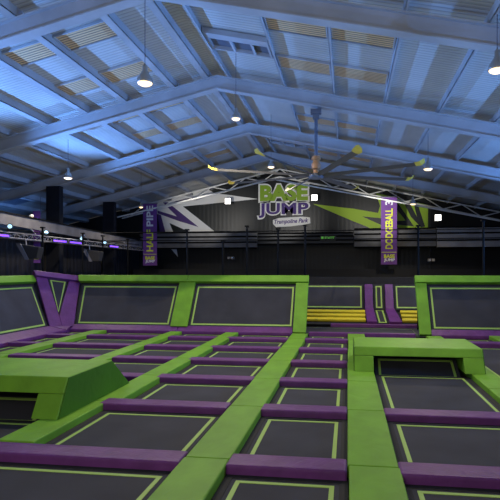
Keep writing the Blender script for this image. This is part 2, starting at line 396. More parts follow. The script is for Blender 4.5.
lanes = {
    'Y': (-8.75,-7.95,'narrow lane along the left sloped wall', range(2,6)),
    'Z': (-7.50,-5.42,'third lane left of the yellow-steps lane', range(2,6)),
    'A': (-5.05,-3.66,'second lane left of the yellow-steps lane', range(2,6)),
    'B': (-3.26,-1.64,'first lane left of the yellow-steps lane', range(-1,6)),
    'C': (-1.17,0.0,'narrow lane leading to the yellow steps', range(-1,6)),
    'D': (0.49,2.22,'lane of the right vault box', (-1,0,1,5)),
}
for key, (x0, x1, txt, ks) in lanes.items():
    ks = list(ks); n = len(ks)
    for i, k in enumerate(ks):
        y = RC[k]; m = n-1-i
        where = 'farthest' if m == 0 else '%s from the back' % ordn[m]
        xa, xb = x0, x1
        if key == 'D' and k in (0, 1): xb = 2.3
        if key == 'D' and k == 5:
            continue
        if key == 'B' and k in (-1, 0): xa = -4.3
        if key == 'B' and k == 1: xa = -3.5
        if key == 'B' and k > 1: xa, xb = -3.36, -1.62
        e = .02
        pad('crossbar_pad', xa+.01-e, xb-.01, y-HB, y+HB, 'purple', 'purple bar pad, %s in the %s' % (where, txt), 'pad', z1=.015, bev=.03, group='purple bar pads across the lanes')
    if key == 'D': 
        trampoline(x0, x1+.3, RC[-1]+HB, RC[0]-HB, 'dark trampoline bed cut by the lower right picture corner')
        trampoline(x0, x1+.3, RC[0]+HB, RC[1]-HB, 'dark trampoline bed between the two large lower right purple bars')
        continue
    for i, k in enumerate(ks):
        y0 = RC[k]+HB; y1 = min(RC[k+1]-HB, 15.3)
        m = n-1-i
        where = 'farthest' if m == 0 else '%s from the back' % ordn[m]
        xa, xb = x0, x1
        if key == 'B' and k == -1: xa = -4.2
        if key == 'B' and k == 0: xa = -3.42
        trampoline(xa, xb, y0, y1, 'dark trampoline bed, %s in the %s' % (where, txt), group='floor trampoline beds')
# beds right of the box
trampoline(2.64, 4.01, 6.5, 13.55, 'long dark trampoline bed right of the right vault box')
pad('crossbar_pad', 2.68, 4.0, 13.62, 14.02, 'purple', 'short purple bar pad at right edge beyond the right vault box', 'pad', z1=.03, bev=.03)
trampoline(2.64, 4.0, 14.04, 15.1, 'small dark trampoline bed behind the short right purple bar')
trampoline(.49, 2.22, 11.5, 15.1, 'dark trampoline bed hidden mostly behind the right vault box')
trampoline(4.44, 6.4, 11.5, 15.1, 'dark trampoline bed beyond the right picture edge strip')

# near-left bed with vault box, and the right vault box
def vault_box(x0, x1, yb0, yt0, yt1, yb1, h, lip, leg, label, rampy0, ramp_z, side):
    t = empty('vault_box', ((x0+x1)/2, yb0, 0), label, 'vault box'); inv = Matrix.Translation(-Vector(t.location))
    def part(nm, b, m, bev=.02, lab=None):
        o = bm_obj(nm, b, m, t, bevel=bev, seg=2); o.matrix_parent_inverse = inv
        if lab: o['label'] = lab
        return o
    f = (h-lip)/h; ym0 = yb0+(yt0-yb0)*(lip/h); ym1 = yb1+(yt1-yb1)*(lip/h)
    def yz(b, xa, xb, pts):
        A = [b.verts.new((xa, y, z)) for y, z in pts]; B = [b.verts.new((xb, y, z)) for y, z in pts]
        n = len(pts); b.faces.new(A); b.faces.new(B[::-1])
        for i in range(n): b.faces.new([A[i], B[i], B[(i+1)%n], A[(i+1)%n]])
    b = bmesh.new(); yz(b, x0, x1, [(ym0, lip), (yt0, h), (yt1, h), (ym1, lip)]); part('top_pad', b, 'green')
    for xa, xb in ((x0, x0+leg), (x1-leg, x1)):
        b = bmesh.new(); yz(b, xa+.003, xb-.003, [(yb0, .013), (ym0, lip-.002), (ym1, lip-.002), (yb1, .013)]); part('leg_pad', b, 'green', .012)
    # smooth side cheeks as one sheet
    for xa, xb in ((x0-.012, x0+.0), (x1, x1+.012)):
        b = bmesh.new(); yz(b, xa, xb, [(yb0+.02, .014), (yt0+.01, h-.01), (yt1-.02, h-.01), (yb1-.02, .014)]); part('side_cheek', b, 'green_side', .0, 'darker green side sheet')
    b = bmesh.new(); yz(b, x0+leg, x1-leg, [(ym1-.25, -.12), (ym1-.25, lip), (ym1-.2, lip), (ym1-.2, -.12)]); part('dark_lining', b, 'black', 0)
    # rising end bed inside the opening
    xi0, xi1 = x0+leg+.03, x1-leg-.03
    L = Vector((0, ramp_z[0]-rampy0, ramp_z[1]-(BEDZ-.04))); n = L.length
    pl = ((0, rampy0, BEDZ-.03), (1,0,0), tuple(L/n))
    r = empty('rising_bed', (0,0,0)); r.parent = t; r.matrix_parent_inverse = inv
    b = bmesh.new(); prism(b, [(xi0,0),(xi1,0),(xi1,n),(xi0,n)], *pl, -.02, .03)
    o = bm_obj('jump_mat', b, 'bed', r)
    b = bmesh.new(); prism(b, [(xi0+.07,.0),(xi1-.07,.0),(xi1-.07,.03),(xi0+.07,.03)], *pl, .01, .008)
    prism(b, [(xi0+.07,0),(xi0+.115,0),(xi0+.115,n-.05),(xi0+.07,n-.05)], *pl, .01, .008)
    prism(b, [(xi1-.115,0),(xi1-.07,0),(xi1-.07,n-.05),(xi1-.115,n-.05)], *pl, .01, .008)
    prism(b, [(xi0+.07,n-.1),(xi1-.07,n-.1),(xi1-.07,n-.05),(xi0+.07,n-.05)], *pl, .01, .008)
    o = bm_obj('painted_outline', b, 'line', r); o['label'] = 'lime green outline'
    return t
vault_box(.12, 2.46, 9.62, 9.86, 11.25, 11.45, .44, .28, .36, 'green padded vault box with dark opening, standing on the right', 9.8, (10.3, .15), 'R')
vault_box(-6.3, -3.63, 5.98, 6.24, 7.5, 8.12, .50, .30, .36, 'green padded vault box with dark opening, cut by left picture edge', 6.2, (6.78, .06), 'L')
trampoline(.49, 2.22, RC[1]+HB, 9.8, 'dark trampoline bed running into the right vault box opening')
trampoline(-6.1, -3.88, 5.2, 6.2, 'dark trampoline bed in front of the left vault box')

# ------------------------------------------------------------------ sloped wall trampolines
UB = Vector((0, 1.05, 1.56)).normalized()
PB = ((0, 15.5, .03), (1,0,0), tuple(UB)); TB = 1.94; BEV = .03
def wall_bed(pl, poly, label, li=.12):
    return trampoline(0,0,0,0,label,'wall_trampoline',pl,li,.05,bord=.06,poly=poly,cat='trampoline')
def wpad(pl, poly, m, label, th=.12, off=0.0, name='wall_pad'):
    return tag(slab(name, pl, poly, off, th, m, bevel=.02), label, 'pad')
def base_pad(x0, x1, label):
    b = bmesh.new(); hexa(b, [(x0,15.32,-.1),(x1,15.32,-.1),(x1,15.52,-.1),(x0,15.52,-.1),(x0,15.32,.0),(x1,15.32,.0),(x1,15.52,.15),(x0,15.52,.15)])
    tag(bm_obj('base_pad', b, 'purple', bevel=.025), label, 'pad')
wall_bed(PB, [(-8.8,.03),(-5.52,.03),(-5.52,1.69),(-9.05,1.69)], 'sloped dark wall trampoline between the purple V corner and the green post')
wall_bed(PB, [(-5.03,.03),(-1.6,.03),(-1.6,1.69),(-5.03,1.69)], 'sloped dark wall trampoline between green post and the opening to the yellow steps')
wpad(PB, [(-5.55,.05),(-5.0,.05),(-5.0,1.69),(-5.55,1.69)], 'green', 'upright green pad between the two left back wall trampolines')
wpad(PB, [(-1.66,-.1),(-1.26,-.1),(-1.26,1.69),(-1.66,1.69)], 'green', 'upright green pad on the left side of the yellow steps opening')
wpad(PB, [(-9.1,1.69),(-5.28,1.69),(-5.28,TB),(-9.2,TB)], 'green', 'long green top pad beside the purple V corner', th=.17)
wpad(PB, [(-5.275,1.69),(-1.25,1.69),(-1.25,TB),(-5.275,TB)], 'green', 'long green top pad left of the yellow steps opening', th=.17)
base_pad(-8.85, -5.3, 'long purple base pad below wall trampoline beside the V corner')
base_pad(-5.29, -1.67, 'long purple base pad below wall trampoline left of the yellow steps')
# right block
wall_bed(PB, [(2.4,.03),(6.2,.03),(6.2,1.69),(2.4,1.69)], 'large sloped dark wall trampoline at the right picture edge')
wpad(PB, [(2.08,-.1),(2.42,-.1),(2.42,1.69),(2.08,1.69)], 'green', 'upright green pad on the right side of the yellow steps opening')
wpad(PB, [(2.07,1.69),(6.6,1.69),(6.6,TB),(2.07,TB)], 'green', 'long green top pad over the right wall trampoline', th=.17)
wpad(PB, [(6.2,.05),(6.6,.05),(6.6,1.69),(6.2,1.69)], 'green', 'upright green pad beyond the right picture edge')
base_pad(2.42, 6.6, 'long purple base pad under the right wall trampoline')
# side wall on the left
US = Vector((-1.05, 0, 1.56)).normalized()
PS = ((-9.3, 0, .03), (0,1,0), tuple(US))   # normal: y x us -> (+,0,+)
wall_bed(PS, [(9.0,.03),(14.85,.03),(15.45,1.69),(9.0,1.69)], 'sloped dark wall trampoline along the left side beside the purple V corner')
wpad(PS, [(8.5,1.69),(15.5,1.69),(15.66,TB),(8.5,TB)], 'green', 'long green top pad over the left side wall trampoline', th=.17)
b = bmesh.new(); hexa(b, [(-8.85,9.0,-.1),(-8.85,15.1,-.1),(-9.3,14.88,-.1),(-9.3,9.0,-.1),(-8.85,9.0,.0),(-8.85,15.1,.0),(-9.3,14.88,.15),(-9.3,9.0,.15)])
tag(bm_obj('base_pad', b, 'purple', bevel=.025), 'purple base pad below the left side wall trampoline', 'pad')
# corner facet
A0 = Vector((-9.3,14.9,.03)); B0 = Vector((-8.85,15.5,.03)); A1 = Vector((-10.4,15.68,1.64)); B1 = Vector((-9.15,16.58,1.64))
ux = (B0-A0).normalized(); mid = ((A1+B1)/2-(A0+B0)/2); uy = (mid-ux*mid.dot(ux)).normalized()
PC = (tuple(A0), tuple(ux), tuple(uy))
def pc(p): d = p-A0; return (d.dot(ux), d.dot(uy))
a0, b0, a1, b1 = pc(A0), pc(B0), pc(A1), pc(B1)
def lerp(p, q_, k): return (p[0]+(q_[0]-p[0])*k, p[1]+(q_[1]-p[1])*k)
bot = lerp(a0, b0, .5)
ta = lerp(a1, b1, .24); tb = lerp(a1, b1, .76)
bi = (bot[0], bot[1]+.42)
wpad(PC, [a0, bot, bi, ta, a1], 'purple', 'left arm of the purple V pads in the corner', th=.1)
wpad(PC, [bot, b0, b1, tb, bi], 'purple', 'right arm of the purple V pads in the corner', th=.1)
wpad(PC, [(a1[0]-.02,a1[1]-.16),(b1[0]+.02,b1[1]-.16),(b1[0]+.06,b1[1]+.05),(a1[0]-.06,a1[1]+.05)], 'purple', 'short purple top pad closing the V in the corner', th=.2)
wall_bed(PC, [bi, (tb[0],tb[1]-.05), (ta[0],ta[1]-.05)], 'small triangular dark wall trampoline inside the purple V', li=.1)
b = bmesh.new(); 
v = [b.verts.new(p) for p in ((-8.84,15.12,.0),(-8.86,15.3,.0),(-8.87,15.48,.15),(-9.29,14.9,.15),(-8.84,15.12,-.1),(-8.86,15.3,-.1),(-8.87,15.48,-.1),(-9.29,14.9,-.1))]
for f in ((0,1,2,3),(7,6,5,4),(0,4,5,1),(1,5,6,2),(2,6,7,3),(3,7,4,0)): b.faces.new([v[i] for i in f])
tag(bm_obj('base_pad', b, 'purple'), 'small purple base pad wedge at the foot of the V corner', 'pad')

# ------------------------------------------------------------------ rear court seen through the opening
trampoline(-1.8, 2.4, 15.54, 17.82, 'wide dark trampoline bed between the opening and the yellow steps', line_in=.3, lw=.001)
pad('crossbar_pad', -1.17, 1.96, 15.3, 15.5, 'purple', 'thin purple bar pad across the opening before the wide dark bed', 'pad', z1=.03, bev=.03)
pad('crossbar_pad', -.6, 2.4, 17.85, 18.02, 'purple', 'thin purple bar pad at the foot of the yellow steps', 'pad', z1=.03, bev=.03)
S0 = Vector((0, 1.2, .40)); Ln = S0.length; S0n = S0/Ln
PR = ((0, 18.08, .0), (1,0,0), tuple(S0n))
b = bmesh.new(); prism(b, [(-3.2,0),(4.6,0),(4.6,Ln),(-3.2,Ln)], *PR, -.06, .05); tag(bm_obj('sloped_base', b, 'floor'), 'dark sloped base carrying the yellow step pads', 'ramp')
for side, (x0, x1) in (('left', (-3.1, .62)), ('right', (1.88, 4.6))):
    for i in range(3):
        t0 = .18+.35*i
        b = bmesh.new(); prism(b, [(x0,t0),(x1,t0),(x1,t0+.2),(x0,t0+.2)], *PR, 0, .1)
        tag(bm_obj('step_pad', b, 'yellow', bevel=.03), '%s yellow step pad on the %s side of the purple ramp' % (('lowest','middle','highest')[i], side), 'pad', 'yellow step pads')
wpad(PR, [(.66,0),(1.0,0),(.93,Ln),(.62,Ln)], 'purple', 'left purple ramp pad rising between the yellow steps')
wpad(PR, [(1.43,0),(1.86,0),(1.68,Ln),(1.36,Ln)], 'purple', 'right purple ramp pad rising between the yellow steps')
wall_bed(PR, [(1.0,0),(1.43,0),(1.36,Ln),(.93,Ln)], 'narrow dark ramp bed between the two purple ramp pads', li=.08)
PQ = ((0, 19.2, .40), (1,0,0), tuple(Vector((0, .55, .95)).normalized())); TQ = 1.1
wall_bed(PQ, [(-3.2,.0),(.6,.0),(.6,TQ),(-3.2,TQ)], 'rear dark wall trampoline above the left yellow steps', li=.09)
wall_bed(PQ, [(.94,-.0),(1.35,-.0),(1.35,TQ),(.94,TQ)], 'narrow upright dark wall trampoline between the rear purple pads', li=.09)
wall_bed(PQ, [(1.69,.0),(4.6,.0),(4.6,TQ),(1.69,TQ)], 'rear dark wall trampoline above the right yellow steps', li=.09)
wpad(PQ, [(.62,0),(.92,0),(.92,TQ-.05),(.62,TQ-.05)], 'purple', 'left upright purple pad on the rear wall')
wpad(PQ, [(1.37,0),(1.67,0),(1.67,TQ-.05),(1.37,TQ-.05)], 'purple', 'right upright purple pad on the rear wall')
b = bmesh.new(); box(b, -3.2, 4.6, 20.0, 20.2, -1.0, 1.62); tag(bm_obj('parapet', b, 'parapet'), 'low dark brick-like parapet behind the rear wall trampolines', 'parapet')

# ------------------------------------------------------------------ gantries, rails, netting posts
def gan(x0, x1, z0, z1, m, label, y=29.0, dz=0.25):
    t = empty('gantry', ((x0+x1)/2, y, z0), label, 'gantry'); inv = Matrix.Translation(-Vector(t.location))
    b = bmesh.new(); box(b, x0, x1, y, y+.06, z0, z1)
    o = bm_obj('fascia', b, m, t); o.matrix_parent_inverse = inv
    for z in (z0+.02, z0+(z1-z0)*.38, z0+(z1-z0)*.72, z1):
        b = bmesh.new(); tube(b, (x0, y-.06, z), (x1, y-.06, z), .045, 6)
        o = bm_obj('rail', b, 'post', t); o.matrix_parent_inverse = inv
    return t
gan(-12.3, -5.2, 3.15, 4.1, 'gantry', 'dark grey raised walkway band left of the wall logo')
gan(-5.15, .3, 3.35, 4.0, 'dark_paint', 'almost black raised walkway band under the wall logo')
gan(.35, 4.8, 3.15, 4.2, 'gantry', 'raised walkway band behind the right purple banner')
gan(4.85, 13, 3.1, 4.25, 'gantry_light', 'pale raised walkway band at the right picture edge')
# side gantry on the left
t = empty('gantry', (-12.5, 18, 3.4), 'long grey side gantry running back along the left', 'gantry'); inv = Matrix.Translation(-Vector(t.location))
b = bmesh.new(); hexa(b, [(-12.15,8,3.72),(-12.05,8,3.72),(-12.05,28.9,3.22),(-12.15,28.9,3.22),(-12.15,8,4.14),(-12.05,8,4.14),(-12.05,28.9,3.6),(-12.15,28.9,3.6)]); o = bm_obj('fascia', b, 'gantry_side', t); o.matrix_parent_inverse = inv
b = bmesh.new(); hexa(b, [(-12.2,8,4.14),(-12.0,8,4.14),(-12.0,28.9,3.6),(-12.2,28.9,3.6),(-12.2,8,4.19),(-12.0,8,4.19),(-12.0,28.9,3.65),(-12.2,28.9,3.65)]); o = bm_obj('handrail', b, 'post', t); o.matrix_parent_inverse = inv
# netting posts
def net_post(x, y, z1, label, z0=-.9, r=.035):
    b = bmesh.new(); tube(b, (x,y,z0), (x,y,z1), r, 8); box(b, x-.07, x+.07, y-.07, y+.07, z1, z1+.05)
    tag(bm_obj('net_post', b, 'post'), label, 'post')
for x, z, l in ((-5.66,3.3,'slim black net post right of the left purple banner'),(-4.35,2.9,'slim black net post between left banner and wall logo'),(-3.49,3.4,'slim black net post just left of the wall logo'),
             (-2.4,3.3,'slim black net post below the middle of the wall logo'),(-1.46,3.4,'slim black net post below the right side of the wall logo')
             ):
    net_post(x, 17.5, z, l)
net_post(2.32, 17.5, 3.35, 'slim black net post right of the right purple banner'); net_post(4.4, 17.5, 3.5, 'slim black net post near the right picture edge')
for y, l in ((17.6,'nearest black net post along the left side gantry'),(20.5,'second black net post along the left side gantry'),(22.3,'third black net post along the left side gantry'),(25,'farthest black net post along the left side gantry')):
    net_post(-11.25, y, 3.45, l)
for z, w in ((3.25,'upper'),(2.95,'lower')):
    b = bmesh.new(); tube(b, (-8.9,17.5,z), (6.5,17.5,z), .018, 6)
    tag(bm_obj('net_cable', b, 'post'), '%s thin black netting cable strung behind the wall trampolines' % w, 'cable')
b = bmesh.new(); tube(b, (-11.5,9,3.3), (-11.5,27,3.3), .018, 6)
tag(bm_obj('net_cable', b, 'post'), 'thin black netting cable strung along the left gantry', 'cable')

# lighting truss along the left
t = empty('lighting_truss', (-11.75, 16, 3.0), 'silver lighting truss hanging along the left side', 'truss'); inv = Matrix.Translation(-Vector(t.location))
for dx, z in ((-.12,3.02),(.12,3.02),(0,3.22)):
    b = bmesh.new(); tube(b, (-11.75+dx,8,z), (-11.75+dx,28,z), .025, 6)
    o = bm_obj('chord', b, 'alu', t); o.matrix_parent_inverse = inv
b = bmesh.new(); y = 8.0; k = 0
while y < 27.6:
    for dx in (-.12, .12):
        tube(b, (-11.75+dx,y,3.02), (-11.75,y+.25,3.22), .012, 5); tube(b, (-11.75,y+.25,3.22), (-11.75+dx,y+.5,3.02), .012, 5)
    y += .5
o = bm_obj('lacing', b, 'alu', t); o['kind'] = 'stuff'; o.matrix_parent_inverse = inv
for y in (10, 14, 18, 22, 26):
    b = bmesh.new(); tube(b, (-11.75,y,3.22), (-12.02,y,3.5), .02, 6)
    o = bm_obj('hanger', b, 'alu', t); o.matrix_parent_inverse = inv
leds = [(15.2, 'first'), (18.8, 'second'), (20.0, 'third'), (23.6, 'fourth')]
for i, (y, w) in enumerate(leds):
    t = empty('led_bar', (-11.6, y, 3.07), 'glowing violet LED bar on the left truss, %s from the front' % w, 'stage light', 'violet LED bars'); inv = Matrix.Translation(-Vector(t.location))
    b = bmesh.new(); box(b, -11.61, -11.55, y-.02, y+.92, 3.02, 3.12); o = bm_obj('housing', b, 'grille', t); o.matrix_parent_inverse = inv
    b = bmesh.new(); box(b, -11.549, -11.53, y, y+.9, 3.035, 3.10); o = bm_obj('led_strip', b, 'led', t); o.matrix_parent_inverse = inv
for i, (y, w) in enumerate(((16.35,'first'),(18.5,'second'),(21.15,'third'),(23.3,'fourth'))):
    z = 3.44-.025*(y-16)
    t = empty('spotlight', (-11.6, y, z), 'black stage spotlight with pale blue lens, %s from the front on the left truss' % w, 'stage light', 'stage spotlights'); inv = Matrix.Translation(-Vector(t.location))
    b = bmesh.new(); tube(b, (-11.75,y+.12,z+.02), (-11.6,y-.12,z-.02), .08, 12, .1); o = bm_obj('can', b, 'grille', t); o.matrix_parent_inverse = inv
    b = bmesh.new(); tube(b, (-11.6,y-.12,z-.02), (-11.585,y-.14,z-.022), .07, 12); o = bm_obj('lens', b, 'spot_lens', t); o.matrix_parent_inverse = inv
    b = bmesh.new(); tube(b, (-11.75,y,3.24), (-11.75,y,z-.06), .02, 6); o = bm_obj('yoke', b, 'grille', t); o.matrix_parent_inverse = inv
for i, (y, w) in enumerate(((17.0,'nearer'),(21.6,'farther'))):
    t = empty('loudspeaker', (-11.5, y, 2.6), 'black wedge loudspeaker hung under the left truss, %s one' % w, 'loudspeaker'); inv = Matrix.Translation(-Vector(t.location))
    b = bmesh.new(); hexa(b, [(-11.5,y-.02,2.3),(-11.1,y-.02,2.3),(-11.1,y+.3,2.3),(-11.5,y+.3,2.3),(-11.85,y-.02,2.85),(-11.0,y-.02,2.72),(-11.0,y+.3,2.72),(-11.85,y+.3,2.85)])
    o = bm_obj('cabinet', b, 'grille', t, bevel=.015); o.matrix_parent_inverse = inv
    b = bmesh.new(); hexa(b, [(-11.52,y-.06,2.28),(-11.38,y-.06,2.28),(-11.38,y-.022,2.28),(-11.52,y-.022,2.28),(-11.87,y-.06,2.86),(-11.7,y-.06,2.86),(-11.7,y-.022,2.86),(-11.87,y-.022,2.86)])
    o = bm_obj('side_panel', b, 'speaker_side', t); o.matrix_parent_inverse = inv; o['label'] = 'pale grey side panel'
    b = bmesh.new(); tube(b, (-11.6,y+.15,2.8), (-11.63,y+.15,3.03), .02, 6); o = bm_obj('bracket', b, 'alu', t); o.matrix_parent_inverse = inv

# ------------------------------------------------------------------ mural, logo, banners
K_c, K_s = cos(TH), sin(TH)
def wallpt(u, v, Y=YB):
    """point of the rear wall plane for a bearing measured on the photograph: gives plain X, Z on the wall"""
    k = (u-PX)/F; a = (k*K_c-K_s)/(K_c+K_s*k); d = Y*(K_c-K_s*a)
    return (a*Y, 1.9+(HV-v)*d/F)
PW = ((0, YB, 0), (1,0,0), (0,0,1))
def wpoly(b, pts, off, th=.006):
    prism(b, [wallpt(*p) for p in pts], *PW, off, th)
t = empty('wall_mural', (wallpt(165,220)[0], YB, 4), 'white and purple jagged starburst painted on the back wall behind left banner', 'mural'); inv = Matrix.Translation(-Vector(t.location))
b = bmesh.new()
for pts in ([(150,202),(165,196),(206,188),(214,193),(258,199),(183,206.5),(216,232.5),(191,232.5),(169.5,223),(174,234),(178,257),(166,243),(157,213)],):
    wpoly(b, pts, 0.005)
o = bm_obj('white_burst', b, 'white_paint', t); o.matrix_parent_inverse = inv
b = bmesh.new()
for pts in ([(163,202.5),(168,202.5),(198.5,227),(180,221.5),(158,213.5),(157.5,210.5),(177,216.5)], [(157.5,213.8),(161,215),(165.5,232),(160,232)], [(174,201.5),(190,198),(205,197.5),(197,200),(180,202)]):
    wpoly(b, pts, 0.013)
o = bm_obj('purple_zigzag', b, 'purple_paint', t); o.matrix_parent_inverse = inv

t = empty('wall_mural', (wallpt(390,210)[0], YB, 4), 'lime green jagged starburst painted on the back wall behind right banner', 'mural'); inv = Matrix.Translation(-Vector(t.location))
b = bmesh.new()
for pts in ([(313,204),(355,209),(378,213),(380,206),(376,193),(428,205),(428,229.5),(374,229.5),(355,222)], [(416,243.5),(428.5,244.5),(428.5,248)]):
    wpoly(b, pts, 0.005)
o = bm_obj('lime_burst', b, 'lime_paint', t); o.matrix_parent_inverse = inv
b = bmesh.new()
for pts in ([(362,216.3),(381,218.3),(381,225)], [(382,205),(387,196),(394,197.5),(414,226.5),(396,224.5),(396,221.2),(405.5,220.5),(394,206)], [(402,199),(408,200),(417,217),(413,201),(417,202),(425,226.5),(421,227.5),(411,217)]):
    wpoly(b, pts, 0.013)
o = bm_obj('dark_zigzag', b, 'dark_paint', t); o.matrix_parent_inverse = inv

# logo
def logo_text(body, u0, u1, v0, v1, m_in, name, t, inv, bold=.055):
    x0, z0 = wallpt(u0, v1); x1, z1 = wallpt(u1, v0)
    o = text_mesh(name, body, 1, PW, x0, z0, .03, m_in, t, bold=bold, width=x1-x0, height=z1-z0); o.matrix_parent_inverse = inv
    o2 = text_mesh(name+'_outline', body, 1, PW, x0-.1, z0-.1, .02, 'white_logo', t, bold=bold+.045, width=x1-x0+.2, height=z1-z0+.2); o2.matrix_parent_inverse = inv
    o2['label'] = 'white outline'
t = empty('wall_logo', (wallpt(284,205)[0], YB, 5), 'large lime and purple logo lettering on the back wall under the ridge', 'wall logo'); inv = Matrix.Translation(-Vector(t.location))
logo_text('BASE', 260, 308, 184, 201.5, 'lime_bright', 'lime_lettering', t, inv)
logo_text('JUMP', 258.5, 308.5, 202.5, 218, 'purple_logo', 'purple_lettering', t, inv, bold=.028)
b = bmesh.new(); wpoly(b, [(273,220),(279,218),(303,216.6),(310,217.6),(310.5,223.5),(302,225),(290,226.5),(276,227),(273,224)], .016)
o = bm_obj('tagline_backing', b, 'white_logo', t); o.matrix_parent_inverse = inv
x0, z0 = wallpt(274.5, 225.3); x1, z1 = wallpt(308.5, 219.3)
o = text_mesh('tagline', 'Trampoline Park', 1, PW, x0, z0, .03, 'purple_logo', t, bold=.025, width=x1-x0, height=z1-z0, shear=.3, rot=radians(2)); o.matrix_parent_inverse = inv

def banner(x0, x1, z0, z1, y, main, label, yaw=0):
    t = empty('hanging_banner', ((x0+x1)/2, y, z0), label, 'banner'); inv = Matrix.Translation(-Vector(t.location))
    P = ((0, y, 0), (1,0,0), (0,0,1)); w = x1-x0; h = z1-z0
    def add(o): o.matrix_parent_inverse = inv; return o
    b = bmesh.new()
    n = 14
    vs = [[b.verts.new((x, y+.012*sin(i*1.3), z0+h*i/n)) for x in (x0, x1)] for i in range(n+1)]
    for i in range(n): b.faces.new([vs[i][0], vs[i][1], vs[i+1][1], vs[i+1][0]])
    add(bm_obj('cloth', b, 'banner', t))
    b = bmesh.new(); tube(b, (x0-.04,y,z1), (x1+.04,y,z1), .025, 8); add(bm_obj('rod', b, 'alu', t))
    for xx in (x0+.05, x1-.05):
        b = bmesh.new(); tube(b, (xx,y,z1), (xx,y,z1+.55), .006, 5); add(bm_obj('hanging_wire', b, 'alu', t))
    # big lettering runs upwards
    for body, f0, f1, m in main:
        L = h*(f1-f0)
        o = text_mesh('lettering', body, 1, P, x0+w*.74, z0+h*f0, .03, m, t, bold=.03, width=L, height=w*.48, rot=pi/2); add(o)
    b = bmesh.new(); prism(b, [(x0+.03,z0+h*.178),(x1-.03,z0+h*.178),(x1-.03,z0+h*.186),(x0+.03,z0+h*.186)], *P, .016, .004); add(bm_obj('divider', b, 'banner_yellow', t))
    add(text_mesh('small_lime_lettering', 'BASE', 1, P, x0+w*.18, z0+h*.095, .03, 'banner_yellow', t, bold=.04, width=w*.68, height=h*.055))
    add(text_mesh('small_white_lettering', 'JUMP', 1, P, x0+w*.18, z0+h*.035, .03, 'banner_white', t, bold=.04, width=w*.68, height=h*.055))
    return t
bx0 = wallpt(143,0,28.6)[0]; bx1 = wallpt(157,0,28.6)[0]
banner(bx0, bx1, wallpt(150,265.5,28.6)[1], wallpt(150,203.5,28.6)[1], 28.6, [('HALF', .225, .58, 'banner_yellow'), ('PIPE', .63, .965, 'banner_white')], 'tall purple banner reading HALF PIPE hanging at left of the back wall')
bx0 = wallpt(381,0,28.6)[0]; bx1 = wallpt(397,0,28.6)[0]
banner(bx0, bx1, wallpt(390,264.5,28.6)[1], wallpt(390,197,28.6)[1], 28.6, [('DODGEBALL', .23, .83, 'banner_yellow'), ('3', .88, .95, 'banner_white')], 'tall purple banner reading DODGEBALL 3 hanging before the green mural')
# small blue-lit banner past the left gantry
t = empty('hanging_banner', (-13.6, 22.5, 2.4), 'small blue-lit banner hanging behind the left gantry', 'banner'); inv = Matrix.Translation(-Vector(t.location))
b = bmesh.new(); bx = wallpt(33,0,20)[0]; bx2 = wallpt(40,0,20)[0]; box(b, bx, bx2, 20, 20.02, 2.2, 4.4); o = bm_obj('cloth', b, 'banner', t); o.matrix_parent_inverse = inv
b = bmesh.new(); box(b, bx+.06, bx2-.06, 19.985, 19.998, 2.35, 2.5); o = bm_obj('yellow_print', b, 'banner_yellow', t); o.matrix_parent_inverse = inv
b = bmesh.new(); box(b, bx+.08, bx2-.08, 19.985, 19.998, 3.6, 4.1); o = bm_obj('white_print', b, mat('painted blue light', (.25,.3,.8), .6), t); o.matrix_parent_inverse = inv  # blue light falling on the print is painted into its colour

# exit sign
sx, sz = wallpt(328, 238, 28.8)
t = empty('exit_sign', (sx, 28.8, sz), 'small dim green lit exit sign on the walkway under the wall logo', 'sign'); inv = Matrix.Translation(-Vector(t.location))
b = bmesh.new(); box(b, sx-.45, sx+.45, 28.8, 28.86, sz-.13, sz+.13); o = bm_obj('casing', b, 'exit_bg', t); o.matrix_parent_inverse = inv
o = text_mesh('lettering', 'EXIT', 1, ((0,28.8,0),(1,0,0),(0,0,1)), sx-.18, sz-.075, .01, 'exit_glow', t, bold=.02, width=.55, height=.15); o.matrix_parent_inverse = inv
b = bmesh.new(); box(b, sx-.38, sx-.25, 28.785, 28.795, sz-.08, sz+.08); o = bm_obj('pictogram', b, 'exit_glow', t); o.matrix_parent_inverse = inv
# small dim wall boxes below walkway
for u, v, l in ((231,258,'small pale switch box on the dark wall under the walkway, left'),(431,260,'small pale switch box on the black wall at the right')):
    x, z = wallpt(u, v, 29.2)
    t = empty('switch_box', (x, 29.2, z), l, 'switch box'); inv = Matrix.Translation(-Vector(t.location))
    for k in (-1, 1):
        b = bmesh.new(); box(b, x+k*.1-.07, x+k*.1+.07, 29.0, 29.4, z-.07, z+.07)
        o = bm_obj('cover', b, 'gantry_light', t, bevel=.01); o.matrix_parent_inverse = inv

# ------------------------------------------------------------------ lamps
def pendant(x, y, z, r, label, power=60, glow=True):
    t = empty('pendant_lamp', (x, y, z), label, 'lamp', 'pendant high-bay lamps')
    b = bmesh.new(); lathe(b, [(r*.98,0),(r,.02),(r*.92,.1*r/.17),(r*.5,.2*r/.17),(r*.32,.26*r/.17),(r*.3,.36*r/.17),(r*.1,.4*r/.17)], 20)
    bm_obj('housing', b, 'shade', t, smooth=True)
    b = bmesh.new(); lathe(b, [(r*.25,-.055),(r*.6,-.045),(r*.85,-.02),(r*.9,-.002)], 20); bm_obj('lens', b, 'lens', t, smooth=True)
    b = bmesh.new(); tube(b, (0,0,.38*r/.17), (0,0,roof_z(x)-z-.02), .008, 5); bm_obj('cable', b, 'cable', t)
    l = bpy.data.lights.new('pendant_bulb', 'SPOT'); l.energy = power; l.color = (1, .86, .66); l.shadow_soft_size = .03; l.spot_size = radians(165); l.spot_blend = .6
    lo = bpy.data.objects.new('pendant_bulb', l); C.objects.link(lo); lo.parent = t; lo.location = (0,0,-.09)
    return t
PP = 520
pendant(-3.98, 9.64, 5.6, .16, 'nearest warm pendant lamp on a long cable, upper left', PP)
